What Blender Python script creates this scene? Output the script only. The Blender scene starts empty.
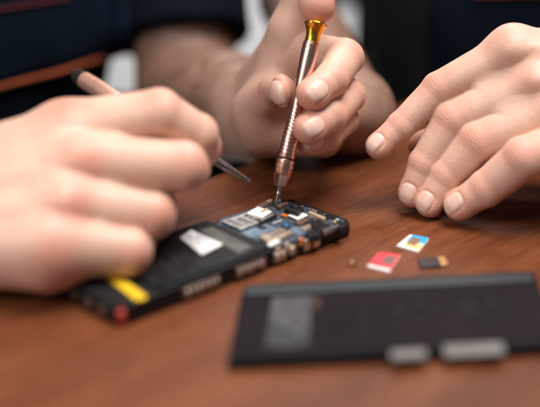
import bpy, bmesh, math, random
import numpy as np
from mathutils import Vector
random.seed(7); rng = np.random.default_rng(7)
S = bpy.context.scene
COL = S.collection
F32 = np.float32
MM = 0.001

# ------------------------------------------------------------------ camera frame (all lengths in mm)
TH = math.radians(21); FPX = 1000.0
RIGHT = np.array([1, 0, 0.]); FWD = np.array([0, math.cos(TH), -math.sin(TH)]); UP = np.array([0, math.sin(TH), math.cos(TH)])
CAM = np.array([0, -500*math.cos(TH), 500*math.sin(TH)])
def W(px, py, d): return CAM + RIGHT*(px-270)/FPX*d + UP*(203.5-py)/FPX*d + FWD*d
def G(px, py, z):
    w = RIGHT*(px-270)/FPX + UP*(203.5-py)/FPX + FWD
    return CAM + w*((z-CAM[2])/w[2])
def cv(v): return RIGHT*v[0] + UP*v[1] - FWD*v[2]          # camera-oriented vector (right, up, towards viewer)
def nrm(v): v = np.asarray(v, float); return v/np.linalg.norm(v)

# ------------------------------------------------------------------ scene helpers
def origin_of(o):
    p = np.zeros(3)
    while o is not None:
        p += np.array(o.location)/MM; o = o.parent
    return p
def tag(o, label=None, cat=None, group=None, kind=None):
    if label: o['label'] = label
    if cat: o['category'] = cat
    if group: o['group'] = group
    if kind: o['kind'] = kind
    return o
def thing(name, label, cat, loc, group=None):
    o = bpy.data.objects.new(name, None); COL.objects.link(o)
    o.empty_display_size = 0.01
    o.location = Vector(np.asarray(loc, float)*MM)
    return tag(o, label, cat, group)
def mk(name, V, Fc, mat, parent=None, origin=None, smooth=True, attrs=None):
    V = np.asarray(V, float)
    if parent is not None: org = origin_of(parent)
    elif origin is not None: org = np.asarray(origin, float)
    else: org = np.array([*(V.min(0)+V.max(0))[:2]/2, V[:, 2].min()])
    me = bpy.data.meshes.new(name)
    L = (V-org)*MM
    if isinstance(Fc, np.ndarray):
        n = len(Fc); k = Fc.shape[1]
        me.vertices.add(len(L)); me.vertices.foreach_set('co', L.astype(F32).ravel())
        me.loops.add(n*k); me.loops.foreach_set('vertex_index', Fc.astype(np.int32).ravel())
        me.polygons.add(n); me.polygons.foreach_set('loop_start', np.arange(0, n*k, k, dtype=np.int32))
        me.update(calc_edges=True)
    else:
        me.from_pydata([tuple(x) for x in L], [], Fc)
    me.validate()
    if smooth: me.polygons.foreach_set('use_smooth', np.ones(len(me.polygons), bool))
    for k, a in (attrs or {}).items():
        at = me.attributes.new(k, 'FLOAT', 'POINT'); at.data.foreach_set('value', a.astype(F32))
    o = bpy.data.objects.new(name, me); COL.objects.link(o)
    me.materials.append(mat)
    if parent is not None: o.parent = parent
    else: o.location = Vector(org*MM)
    return o
def bm_obj(name, bm, mat, parent=None, origin=None, smooth=False, sharp=35):
    bm.normal_update()
    if smooth:
        for f in bm.faces: f.smooth = 0.02 < abs(f.normal.z) < 0.999          # only the bevels are rounded
    V = np.array([v.co[:] for v in bm.verts])
    if parent is not None: org = origin_of(parent)
    elif origin is not None: org = np.asarray(origin, float)
    else: org = np.array([*(V.min(0)+V.max(0))[:2]/2, V[:, 2].min()])
    for v in bm.verts: v.co = (v.co-Vector(org))*MM
    me = bpy.data.meshes.new(name); bm.to_mesh(me); bm.free()
    o = bpy.data.objects.new(name, me); COL.objects.link(o); me.materials.append(mat)
    if parent is not None: o.parent = parent
    else: o.location = Vector(org*MM)
    return o
def prism(bm, pts, z0, z1, bev=0.0, seg=2, Vz=(0, 0, 1.)):
    """closed solid over a ground polygon; pts = 2D or 3D points"""
    b2 = bmesh.new()
    lo = [b2.verts.new((p[0], p[1], z0)) for p in pts]; hi = [b2.verts.new((p[0], p[1], z1)) for p in pts]
    b2.faces.new(hi); b2.faces.new(lo[::-1])
    n = len(pts)
    for i in range(n): b2.faces.new((lo[i], lo[(i+1) % n], hi[(i+1) % n], hi[i]))
    bmesh.ops.recalc_face_normals(b2, faces=b2.faces[:])
    if bev > 0: bmesh.ops.bevel(b2, geom=b2.edges[:], offset=bev, segments=seg, affect='EDGES', profile=0.5)
    t = bpy.data.meshes.new('t'); b2.to_mesh(t); b2.free(); bm.from_mesh(t); bpy.data.meshes.remove(t)
def rounded(x0, y0, x1, y1, r, n=5):
    o = []
    for cx, cy, a in ((x1-r, y1-r, 0), (x0+r, y1-r, 90), (x0+r, y0+r, 180), (x1-r, y0+r, 270)):
        for k in range(n+1):
            t = math.radians(a+90*k/n); o.append((cx+r*math.cos(t), cy+r*math.sin(t)))
    return o
def lathe(prof, A, ax, n=48, closed=True):
    """prof: list of (s, r) along axis from point A"""
    ax = nrm(ax); t = nrm(np.cross(ax, [0.3, 0.9, 0.1])); b = np.cross(ax, t)
    V = []; Fc = []
    for s, r in prof:
        for k in range(n):
            a = 2*math.pi*k/n; V.append(A+ax*s+(t*math.cos(a)+b*math.sin(a))*r)
    m = len(prof)
    for i in range(m-1):
        for k in range(n): Fc.append((i*n+k, i*n+(k+1) % n, (i+1)*n+(k+1) % n, (i+1)*n+k))
    if closed:
        Fc.append(tuple(range(n))[::-1]); Fc.append(tuple((m-1)*n+k for k in range(n)))
    return V, Fc
def lathe_obj(name, prof, A, ax, mat, parent, n=48, k=1.0):
    prof = [(a, r*k) for a, r in prof]
    V, Fc = lathe(prof, np.asarray(A, float), ax, n)
    o = mk(name, V, Fc, mat, parent)
    bm = bmesh.new(); bm.from_mesh(o.data); bmesh.ops.recalc_face_normals(bm, faces=bm.faces[:])
    for e in bm.edges:
        if len(e.link_faces) == 2 and e.calc_face_angle(0) > math.radians(40): e.smooth = False
    bm.to_mesh(o.data); bm.free()
    return o
def tube_mesh(P, r, n=10):
    P = np.asarray(P, float); V = []; Fc = []
    for i, p in enumerate(P):
        d = nrm(P[min(i+1, len(P)-1)]-P[max(i-1, 0)]); t = nrm(np.cross(d, [0.1, 0.2, 1.])); b = np.cross(d, t)
        for k in range(n):
            a = 2*math.pi*k/n; V.append(p+(t*math.cos(a)+b*math.sin(a))*r)
    for i in range(len(P)-1):
        for k in range(n): Fc.append((i*n+k, i*n+(k+1) % n, (i+1)*n+(k+1) % n, (i+1)*n+k))
    Fc.append(tuple(range(n))[::-1]); Fc.append(tuple((len(P)-1)*n+k for k in range(n)))
    return V, Fc

# ------------------------------------------------------------------ materials
def material(name):
    m = bpy.data.materials.new(name); m.use_nodes = True
    nt = m.node_tree; b = nt.nodes['Principled BSDF']
    return m, nt, b
def srgb(r, g, b):
    f = lambda c: (c/255/12.92 if c/255 <= 0.04045 else ((c/255+0.055)/1.055)**2.4)
    return (f(r), f(g), f(b), 1)
def N(nt, t, **kw):
    n = nt.nodes.new(t)
    for k, v in kw.items():
        if k in n.inputs.keys(): n.inputs[k].default_value = v
        else: setattr(n, k, v)
    return n
def ramp(nt, src, stops):
    r = nt.nodes.new('ShaderNodeValToRGB'); e = r.color_ramp.elements
    while len(e) < len(stops): e.new(0.5)
    for x, (p, c) in zip(e, stops): x.position = p; x.color = c
    nt.links.new(src, r.inputs[0]); return r
def mixc(nt, fac, a, b, mode='MIX'):
    m = nt.nodes.new('ShaderNodeMix'); m.data_type = 'RGBA'; m.blend_type = mode
    for i, x in ((0, fac), (6, a), (7, b)):
        if hasattr(x, 'is_linked') or isinstance(x, bpy.types.NodeSocket): nt.links.new(x, m.inputs[i])
        else: m.inputs[i].default_value = x
    return m.outputs[2]
def math_(nt, op, a, b=None, c=None, clamp=False):
    m = nt.nodes.new('ShaderNodeMath'); m.operation = op; m.use_clamp = clamp
    for i, x in enumerate((a, b, c)):
        if x is None: continue
        if isinstance(x, bpy.types.NodeSocket): nt.links.new(x, m.inputs[i])
        else: m.inputs[i].default_value = x
    return m.outputs[0]
def simple(name, col, rough=0.5, metal=0.0, var=0.12, scale=300, bump=0.0, **kw):
    m, nt, b = material(name)
    tc = N(nt, 'ShaderNodeTexCoord'); no = N(nt, 'ShaderNodeTexNoise', Scale=scale, Detail=4.0)
    nt.links.new(tc.outputs['Object'], no.inputs['Vector'])
    lo = tuple(c*(1-var*2) for c in col[:3])+(1,); hi = tuple(min(1, c*(1+var*2)) for c in col[:3])+(1,)
    r = ramp(nt, no.outputs['Fac'], [(0.3, lo), (0.7, hi)])
    nt.links.new(r.outputs[0], b.inputs['Base Color'])
    b.inputs['Roughness'].default_value = rough; b.inputs['Metallic'].default_value = metal
    rr = math_(nt, 'MULTIPLY_ADD', no.outputs['Fac'], (0.25 if var > 0.02 else 0.03)*rough, rough*(0.87 if var > 0.02 else 0.98)); nt.links.new(rr, b.inputs['Roughness'])
    if bump:
        bp = N(nt, 'ShaderNodeBump', Strength=bump, Distance=0.0005); nt.links.new(no.outputs['Fac'], bp.inputs['Height']); nt.links.new(bp.outputs[0], b.inputs['Normal'])
    for k, v in kw.items(): b.inputs[k.replace('_', ' ')].default_value = v
    return m

def skin_material(name, base, red, nailc):
    m, nt, b = material(name)
    tc = N(nt, 'ShaderNodeTexCoord')
    at = lambda n: N(nt, 'ShaderNodeAttribute', attribute_name=n).outputs['Fac']
    nail, wr, wm, rd, nu = at('nail'), at('wr'), at('wm'), at('red'), at('nu')
    tan = at('tan')  # mask of the shade painted on the arms
    n1 = N(nt, 'ShaderNodeTexNoise', Scale=70.0, Detail=5.0, Roughness=0.6); nt.links.new(tc.outputs['Object'], n1.inputs['Vector'])
    n2 = N(nt, 'ShaderNodeTexNoise', Scale=350.0, Detail=3.0); nt.links.new(tc.outputs['Object'], n2.inputs['Vector'])
    c0 = mixc(nt, n1.outputs['Fac'], tuple(x*0.86 for x in base[:3])+(1,), tuple(min(1, x*1.12) for x in base[:3])+(1,))
    rf = math_(nt, 'MULTIPLY', rd, math_(nt, 'MULTIPLY_ADD', n1.outputs['Fac'], 1.2, 0.35), clamp=True)
    c1 = mixc(nt, rf, c0, red)
    blot = ramp(nt, n2.outputs['Fac'], [(0.58, (0, 0, 0, 1)), (0.72, (1, 1, 1, 1))])
    c1 = mixc(nt, math_(nt, 'MULTIPLY', blot.outputs[0], 0.34), c1, red)
    shade_noise = N(nt, 'ShaderNodeTexNoise', Scale=120.0, Detail=6.0, Roughness=0.75); nt.links.new(tc.outputs['Object'], shade_noise.inputs['Vector'])  # noise that breaks up the painted arm shade
    c1 = mixc(nt, math_(nt, 'MULTIPLY', tan, math_(nt, 'MULTIPLY_ADD', shade_noise.outputs['Fac'], 0.8, 0.5), clamp=True), c1, (0.135, 0.066, 0.042, 1))  # shade on the arms put in as a darker skin colour
    # nail: pink bed, paler crescent and free edge
    nr = ramp(nt, nu, [(0.0, tuple(x*1.1 for x in nailc[:3])+(1,)), (0.16, nailc), (0.80, nailc), (0.92, (0.77, 0.60, 0.51, 1)), (1.0, (0.78, 0.62, 0.53, 1))])
    c2 = mixc(nt, nail, c1, nr.outputs[0])
    nt.links.new(c2, b.inputs['Base Color'])
    r0 = math_(nt, 'MULTIPLY_ADD', n2.outputs['Fac'], 0.18, 0.40)
    nt.links.new(math_(nt, 'MULTIPLY_ADD', nail, -0.15, r0), b.inputs['Roughness'])
    b.inputs['Subsurface Weight'].default_value = 0.2
    b.inputs['Subsurface Radius'].default_value = (1.0, 0.36, 0.2)
    b.inputs['Subsurface Scale'].default_value = 0.0022
    b.inputs['Specular IOR Level'].default_value = 0.42
    # fine skin cells, knuckle rings
    vo = N(nt, 'ShaderNodeTexVoronoi', Scale=900.0, feature='F1'); nt.links.new(tc.outputs['Object'], vo.inputs['Vector'])
    nw = N(nt, 'ShaderNodeTexNoise', Scale=170.0, Detail=3.0); nt.links.new(tc.outputs['Object'], nw.inputs['Vector'])
    ph = math_(nt, 'ADD', math_(nt, 'MULTIPLY', wr, 3.4), math_(nt, 'MULTIPLY', nw.outputs['Fac'], 13.0))
    ring = math_(nt, 'MULTIPLY', math_(nt, 'SINE', ph), wm)
    fine = math_(nt, 'ADD', math_(nt, 'MULTIPLY', vo.outputs['Distance'], 0.3), math_(nt, 'MULTIPLY', n2.outputs['Fac'], 0.55))
    fine = math_(nt, 'MULTIPLY', fine, math_(nt, 'SUBTRACT', 1.0, nail))
    hgt = math_(nt, 'ADD', fine, math_(nt, 'MULTIPLY', ring, 0.2))
    bp = N(nt, 'ShaderNodeBump', Strength=0.75, Distance=0.00028); nt.links.new(hgt, bp.inputs['Height'])
    nt.links.new(bp.outputs[0], b.inputs['Normal'])
    return m
def wood_material():
    m, nt, b = material('brown_wood')
    tc = N(nt, 'ShaderNodeTexCoord')
    mp = N(nt, 'ShaderNodeMapping'); mp.inputs['Rotation'].default_value = (0, 0, -math.radians(46))
    nt.links.new(tc.outputs['Object'], mp.inputs['Vector'])
    warp = N(nt, 'ShaderNodeTexNoise', Scale=9.0, Detail=2.0); nt.links.new(mp.outputs[0], warp.inputs['Vector'])
    wv = N(nt, 'ShaderNodeVectorMath', operation='SCALE'); nt.links.new(warp.outputs['Color'], wv.inputs[0]); wv.inputs['Scale'].default_value = 0.02
    ad = N(nt, 'ShaderNodeVectorMath', operation='ADD'); nt.links.new(mp.outputs[0], ad.inputs[0]); nt.links.new(wv.outputs[0], ad.inputs[1])
    def stretched(sx, sy, det, rough=0.6):
        k = N(nt, 'ShaderNodeMapping'); k.inputs['Scale'].default_value = (sx, sy, sy); nt.links.new(ad.outputs[0], k.inputs['Vector'])
        n = N(nt, 'ShaderNodeTexNoise', Scale=1.0, Detail=det, Roughness=rough); nt.links.new(k.outputs[0], n.inputs['Vector']); return n.outputs['Fac']
    a = stretched(5, 60, 5.0); f = stretched(22, 520, 4.0, 0.7); p = stretched(70, 1100, 2.0); big = stretched(2.5, 9, 3.0)
    c = ramp(nt, a, [(0.30, srgb(90, 49, 29)), (0.5, srgb(106, 59, 35)), (0.70, srgb(122, 70, 41))]).outputs[0]
    fr = ramp(nt, f, [(0.36, (0.60, 0.55, 0.53, 1)), (0.52, (1, 1, 1, 1)), (0.66, (1.0, 1.0, 1.0, 1))]).outputs[0]
    c = mixc(nt, 0.85, c, fr, 'MULTIPLY')
    pr = ramp(nt, p, [(0.30, (0.25, 0.2, 0.2, 1)), (0.42, (1, 1, 1, 1))]).outputs[0]
    c = mixc(nt, 0.55, c, pr, 'MULTIPLY')
    br = ramp(nt, big, [(0.3, (0.82, 0.80, 0.80, 1)), (0.7, (1.08, 1.06, 1.04, 1))]).outputs[0]
    c = mixc(nt, 1.0, c, br, 'MULTIPLY')
    nt.links.new(c, b.inputs['Base Color'])
    nt.links.new(math_(nt, 'MULTIPLY_ADD', f, -0.2, 0.52), b.inputs['Roughness'])
    b.inputs['Specular IOR Level'].default_value = 0.18
    bp = N(nt, 'ShaderNodeBump', Strength=0.5, Distance=0.00025)
    nt.links.new(math_(nt, 'ADD', math_(nt, 'MULTIPLY', fr, 0.6), math_(nt, 'MULTIPLY', pr, 0.7)), bp.inputs['Height'])
    nt.links.new(bp.outputs[0], b.inputs['Normal'])
    return m
def cloth_material(name, col, scale=1500):
    m, nt, b = material(name)
    tc = N(nt, 'ShaderNodeTexCoord')
    n = N(nt, 'ShaderNodeTexNoise', Scale=14.0, Detail=5.0); nt.links.new(tc.outputs['Object'], n.inputs['Vector'])
    w = N(nt, 'ShaderNodeTexNoise', Scale=float(scale), Detail=2.0); nt.links.new(tc.outputs['Object'], w.inputs['Vector'])
    c = mixc(nt, n.outputs['Fac'], tuple(x*0.7 for x in col[:3])+(1,), tuple(x*1.3 for x in col[:3])+(1,))
    nt.links.new(c, b.inputs['Base Color']); b.inputs['Roughness'].default_value = 0.85
    b.inputs['Specular IOR Level'].default_value = 0.08
    b.inputs['Sheen Weight'].default_value = 0.0
    bp = N(nt, 'ShaderNodeBump', Strength=0.4, Distance=0.0006)
    nt.links.new(math_(nt, 'ADD', w.outputs['Fac'], n.outputs['Fac']), bp.inputs['Height']); nt.links.new(bp.outputs[0], b.inputs['Normal'])
    return m
def sheet_marks(name, base, ink, rough=0.5, sx=120, sy=900, thr=0.52, amount=0.8, rot=0.0, metal=0.0):
    """printed sheet: broken rows of small illegible marks"""
    m, nt, b = material(name)
    tc = N(nt, 'ShaderNodeTexCoord'); mp = N(nt, 'ShaderNodeMapping'); mp.inputs['Rotation'].default_value = (0, 0, rot)
    nt.links.new(tc.outputs['Object'], mp.inputs['Vector'])
    sp = N(nt, 'ShaderNodeSeparateXYZ'); nt.links.new(mp.outputs[0], sp.inputs[0])
    rows = math_(nt, 'GREATER_THAN', math_(nt, 'SINE', math_(nt, 'MULTIPLY', sp.outputs[1], float(sy)*6.283)), 0.1)
    n = N(nt, 'ShaderNodeTexNoise', Scale=float(sx)*6, Detail=3.0); nt.links.new(mp.outputs[0], n.inputs['Vector'])
    n3 = N(nt, 'ShaderNodeTexNoise', Scale=float(sx), Detail=1.0); nt.links.new(mp.outputs[0], n3.inputs['Vector'])
    k = math_(nt, 'MULTIPLY', math_(nt, 'GREATER_THAN', n.outputs['Fac'], thr), rows)
    k = math_(nt, 'MULTIPLY', k, math_(nt, 'GREATER_THAN', n3.outputs['Fac'], 0.47))
    c = mixc(nt, math_(nt, 'MULTIPLY', k, amount), base, ink)
    nt.links.new(c, b.inputs['Base Color']); b.inputs['Roughness'].default_value = rough; b.inputs['Metallic'].default_value = metal; b.inputs['Specular IOR Level'].default_value = 0.15
    return m

M = {}
M['skin'] = skin_material('skin', (0.68, 0.425, 0.325, 1), (0.64, 0.215, 0.15, 1), (0.735, 0.485, 0.40, 1))
M['wood'] = wood_material()
M['navy'] = cloth_material('navy_cloth', (0.0025, 0.0055, 0.0125))
M['navy2'] = cloth_material('dark_navy_cloth', (0.002, 0.004, 0.008))
M['bibnavy'] = cloth_material('bib_cloth', (0.0035, 0.009, 0.018))
M['greycloth'] = cloth_material('charcoal_cloth', (0.014, 0.0135, 0.0155))
M['orange'] = cloth_material('orange_piping', (0.28, 0.065, 0.028))
M['darkred'] = cloth_material('dark_red_piping', (0.10, 0.018, 0.018))
M['wall'] = simple('pale_wall', (0.62, 0.63, 0.65), 0.8, var=0.03, scale=8)
M['floor'] = simple('grey_floor', (0.35, 0.33, 0.31), 0.6, var=0.06, scale=12)
M['chair'] = simple('blue_grey_fabric', (0.10, 0.13, 0.19), 0.8, var=0.1, scale=60)
M['chairwood'] = simple('chair_wood', (0.16, 0.09, 0.055), 0.5, var=0.1, scale=60)
M['black'] = simple('black_plastic', (0.010, 0.010, 0.011), 0.42, var=0.2, scale=500, bump=0.1, Specular_IOR_Level=0.25)
M['matte'] = simple('matte_black_film', (0.013, 0.013, 0.014), 0.5, var=0.15, scale=900, bump=0.1, Specular_IOR_Level=0.2)
M['cover'] = simple('cover_plastic', (0.013, 0.0095, 0.011), 0.8, var=0.10, scale=60, bump=0.02, Specular_IOR_Level=0.06)
M['coverband'] = simple('cover_band', (0.026, 0.031, 0.034), 0.5, var=0.08, scale=80, Specular_IOR_Level=0.25)
M['coverdark'] = simple('cover_dark_rubber', (0.006, 0.006, 0.008), 0.6, var=0.1, scale=80, Specular_IOR_Level=0.1)
M['coverprint'] = sheet_marks('cover_print', (0.03, 0.03, 0.033, 1), (0.12, 0.12, 0.12, 1), 0.42, 60, 380, 0.45, 0.9, 0.1)
M['tab'] = simple('pale_tab', (0.14, 0.127, 0.118), 0.7, var=0.1, scale=200)
M['cover_mark'] = simple('brown_mark', (0.06, 0.03, 0.024), 0.7, var=0.1, scale=300, Specular_IOR_Level=0.1)
M['copper'] = simple('rose_copper', (0.80, 0.50, 0.42), 0.27, 1.0, var=0.012, scale=150)
M['gold'] = simple('orange_gold', (0.90, 0.44, 0.06), 0.24, 1.0, var=0.05, scale=500)
M['steel'] = simple('steel', (0.52, 0.51, 0.50), 0.28, 1.0, var=0.08, scale=600)
M['tweezer'] = simple('dull_steel', (0.17, 0.155, 0.145), 0.36, 1.0, var=0.1, scale=500)
M['darksteel'] = simple('dark_steel', (0.07, 0.06, 0.055), 0.35, 0.8, var=0.1, scale=400)
M['label'] = sheet_marks('white_label', (0.80, 0.79, 0.78, 1), (0.22, 0.22, 0.23, 1), 0.5, 260, 420, 0.58, 0.35, -math.radians(43.75)+math.pi/2)
M['strip'] = sheet_marks('grey_strip', (0.115, 0.108, 0.10, 1), (0.02, 0.02, 0.02, 1), 0.45, 170, 400, 0.56, 0.5, -math.radians(43.75)+math.pi/2)
M['film_print'] = sheet_marks('battery_film', (0.012, 0.012, 0.013, 1), (0.05, 0.05, 0.052, 1), 0.42, 120, 300, 0.55, 0.8, -math.radians(43.75)+math.pi/2)
M['print_grey'] = simple('grey_print', (0.20, 0.20, 0.21), 0.6, var=0.1, scale=500)
M['film_ink'] = simple('film_ink', (0.035, 0.035, 0.037), 0.6, var=0.1, scale=500)
M['yellow'] = simple('yellow_tab', (0.80, 0.50, 0.02), 0.4, var=0.05, scale=300)
M['redplug'] = simple('red_dot', (0.36, 0.035, 0.025), 0.5, var=0.08, scale=400)
M['pcb'] = simple('blue_board', (0.035, 0.062, 0.098), 0.35, var=0.3, scale=700, bump=0.2)
M['pcblight'] = simple('pale_blue_board', (0.13, 0.21, 0.30), 0.3, var=0.3, scale=800, bump=0.2)
M['white'] = simple('white_film', (0.80, 0.79, 0.77), 0.45, var=0.03, scale=300)
M['shield'] = simple('tin_shield', (0.58, 0.47, 0.38), 0.38, 0.75, var=0.1, scale=400)
M['silver'] = simple('silver_tin', (0.66, 0.63, 0.60), 0.33, 0.85, var=0.1, scale=500)
M['brown_shield'] = simple('brown_shield', (0.16, 0.095, 0.075), 0.4, 0.3, var=0.1, scale=500)
M['chip'] = simple('black_chip', (0.013, 0.013, 0.015), 0.35, var=0.15, scale=900)
M['tan'] = simple('tan_ceramic', (0.42, 0.29, 0.19), 0.4, var=0.15, scale=900)
M['contact'] = simple('gold_contact', (0.70, 0.45, 0.20), 0.3, 0.8, var=0.1, scale=700)
M['bluepart'] = simple('blue_plug', (0.01, 0.075, 0.20), 0.35, var=0.1, scale=700)
M['flex'] = simple('orange_flex', (0.55, 0.16, 0.035), 0.4, var=0.1, scale=600)
M['brass'] = simple('brass', (0.62, 0.44, 0.20), 0.3, 0.9, var=0.1, scale=900)
M['simred'] = simple('red_card', (0.66, 0.035, 0.05), 0.4, var=0.06, scale=400)
M['simblue'] = simple('blue_card', (0.02, 0.33, 0.66), 0.4, var=0.06, scale=400)
M['simwhite'] = simple('white_card', (0.76, 0.72, 0.70), 0.45, var=0.03, scale=400)
M['simyellow'] = simple('yellow_card', (0.85, 0.52, 0.20), 0.4, var=0.05, scale=400)
def contact_pad(name, base, line):
    m, nt, b = material(name)
    tc = N(nt, 'ShaderNodeTexCoord'); mp = N(nt, 'ShaderNodeMapping'); mp.inputs['Rotation'].default_value = (0, 0, -math.radians(65))
    nt.links.new(tc.outputs['Object'], mp.inputs['Vector'])
    br = N(nt, 'ShaderNodeTexBrick', Scale=180.0); br.inputs['Color1'].default_value = base; br.inputs['Color2'].default_value = tuple(x*0.85 for x in base[:3])+(1,); br.inputs['Mortar'].default_value = line
    br.inputs['Mortar Size'].default_value = 0.05
    nt.links.new(mp.outputs[0], br.inputs['Vector']); nt.links.new(br.outputs['Color'], b.inputs['Base Color'])
    b.inputs['Metallic'].default_value = 0.5; b.inputs['Roughness'].default_value = 0.35
    return m
M['pad_grey'] = contact_pad('grey_contacts', (0.30, 0.25, 0.22, 1), (0.10, 0.05, 0.05, 1))
M['pad_tan'] = contact_pad('tan_contacts', (0.50, 0.34, 0.20, 1), (0.16, 0.10, 0.06, 1))

# ------------------------------------------------------------------ implicit surfaces
def rc(p, a, b, r1, r2):
    a = np.asarray(a, F32); b = np.asarray(b, F32); ba = b-a; l2 = float(ba@ba)
    if l2 < 1e-6: return np.linalg.norm(p-a, axis=1)-max(r1, r2)
    rr = r1-r2; a2 = l2-rr*rr; il2 = 1/l2
    pa = p-a; y = pa@ba; z = y-l2
    q = pa*l2-np.outer(y, ba); x2 = np.einsum('ij,ij->i', q, q); y2 = y*y*l2; z2 = z*z*l2
    k = np.sign(rr)*rr*rr*x2
    c1 = np.sign(z)*a2*z2 > k; c2 = np.sign(y)*a2*y2 < k
    d = (np.sqrt(x2*a2*il2)+y*rr)*il2-r1
    d = np.where(c2, np.sqrt(x2+y2)*il2-r1, d)
    return np.where(c1, np.sqrt(x2+z2)*il2-r2, d).astype(F32)
def sph(p, c, r): return (np.linalg.norm(p-np.asarray(c, F32), axis=1)-r).astype(F32)
def ell(p, c, ax, r):
    q = (p-np.asarray(c, F32))@np.asarray(ax, F32).T; r = np.asarray(r, F32)
    k0 = np.linalg.norm(q/r, axis=1); k1 = np.linalg.norm(q/(r*r), axis=1)+1e-9
    return (k0*(k0-1)/k1).astype(F32)
def smin(a, b, k):
    h = np.clip(0.5+0.5*(b-a)/k, 0, 1); return b+(a-b)*h-k*h*(1-h)
def nets(sdf, lo, hi, h, keep=None, B=8, newton=1):
    lo = np.asarray(lo, float); hi = np.asarray(hi, float)
    nb = np.ceil((hi-lo)/(h*B)).astype(int)+1
    g = np.stack(np.meshgrid(*[np.arange(n) for n in nb], indexing='ij'), -1).reshape(-1, 3)
    c = (lo+(g+0.5)*h*B).astype(F32)
    R = h*B*0.5*math.sqrt(3)
    if keep is not None: k = keep(c); g = g[k]; c = c[k]
    d = sdf(c); g = g[np.abs(d) < R*1.45+1.0]
    off = np.stack(np.meshgrid(*[np.arange(B+1)]*3, indexing='ij'), -1).reshape(-1, 3)
    NX, NY, NZ = [int(n)*B+2 for n in nb]
    cid, cpos, quads = [], [], []
    CO = np.array([(i, j, k) for i in (0, 1) for j in (0, 1) for k in (0, 1)])
    ED = [(a, b) for a in range(8) for b in range(a+1, 8) if np.abs(CO[a]-CO[b]).sum() == 1]
    for s in range(0, len(g), 400):
        gb = g[s:s+400]; K = len(gb)
        idx = gb[:, None, :]*B+off[None]
        P = (lo+idx*h).reshape(-1, 3).astype(F32)
        v = sdf(P).reshape(K, B+1, B+1, B+1)
        cor = np.stack([v[:, a:a+B, b:b+B, e:e+B] for a, b, e in CO], -1)
        ins = cor < 0; act = ins.any(-1) & ~ins.all(-1)
        kk, ii, jj, ll = np.nonzero(act); val = cor[kk, ii, jj, ll]
        acc = np.zeros((len(kk), 3)); cnt = np.zeros(len(kk))
        for a, b in ED:
            va, vb = val[:, a], val[:, b]; m = (va < 0) != (vb < 0)
            t = np.where(m, va/(va-vb+1e-12*(va == vb)), 0)
            acc += np.where(m[:, None], CO[a]+t[:, None]*(CO[b]-CO[a]), 0); cnt += m
        gi = gb[kk]*B+np.stack([ii, jj, ll], 1)
        cid.append((gi[:, 0]*NY+gi[:, 1])*NZ+gi[:, 2]); cpos.append(lo+(gi+acc/cnt[:, None])*h)
        neg = v < 0
        for ax in range(3):
            sl0 = [slice(None)]+[slice(0, B)]*3; sl1 = list(sl0); sl1[1+ax] = slice(1, B+1)
            n0, n1 = neg[tuple(sl0)], neg[tuple(sl1)]
            kk, ii, jj, ll = np.nonzero(n0 != n1); sgn = n0[kk, ii, jj, ll]
            e = gb[kk]*B+np.stack([ii, jj, ll], 1); u, w = (ax+1) % 3, (ax+2) % 3
            def cell(du, dw):
                x = e.copy(); x[:, u] -= du; x[:, w] -= dw; bad = (x < 0).any(1)
                r = (x[:, 0]*NY+x[:, 1])*NZ+x[:, 2]; r[bad] = -1; return r
            q = np.stack([cell(1, 1), cell(0, 1), cell(0, 0), cell(1, 0)], 1)
            q[~sgn] = q[~sgn][:, ::-1]; quads.append(q)
    cid = np.concatenate(cid); V = np.concatenate(cpos); Q = np.concatenate(quads)
    o = np.argsort(cid); cid = cid[o]; V = V[o]
    pos = np.clip(np.searchsorted(cid, Q), 0, len(cid)-1); ok = (cid[pos] == Q).all(1)
    Q = pos[ok]
    for _ in range(newton):
        p = V.astype(F32); e = 0.25*h
        d = sdf(p); gx = np.stack([sdf(p+np.array(x, F32)*e)-sdf(p-np.array(x, F32)*e) for x in np.eye(3)], 1)/(2*e)
        st = d/np.maximum((gx*gx).sum(1), 0.3); st = np.clip(st, -0.7*h, 0.7*h); V = V-gx*st[:, None]
    return V, Q
def raymarch(sdf, pxy, t0=250., t1=1100.):
    pxy = np.asarray(pxy, float)
    D = RIGHT*((pxy[:, 0]-270)/FPX)[:, None]+UP*((203.5-pxy[:, 1])/FPX)[:, None]+FWD
    t = np.full(len(pxy), t0)
    for _ in range(160):
        d = sdf((CAM+D*t[:, None]).astype(F32)); t = np.where(t < t1, t+np.maximum(d*0.6, -2), t)
    return CAM+D*np.minimum(t, t1)[:, None]

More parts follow.
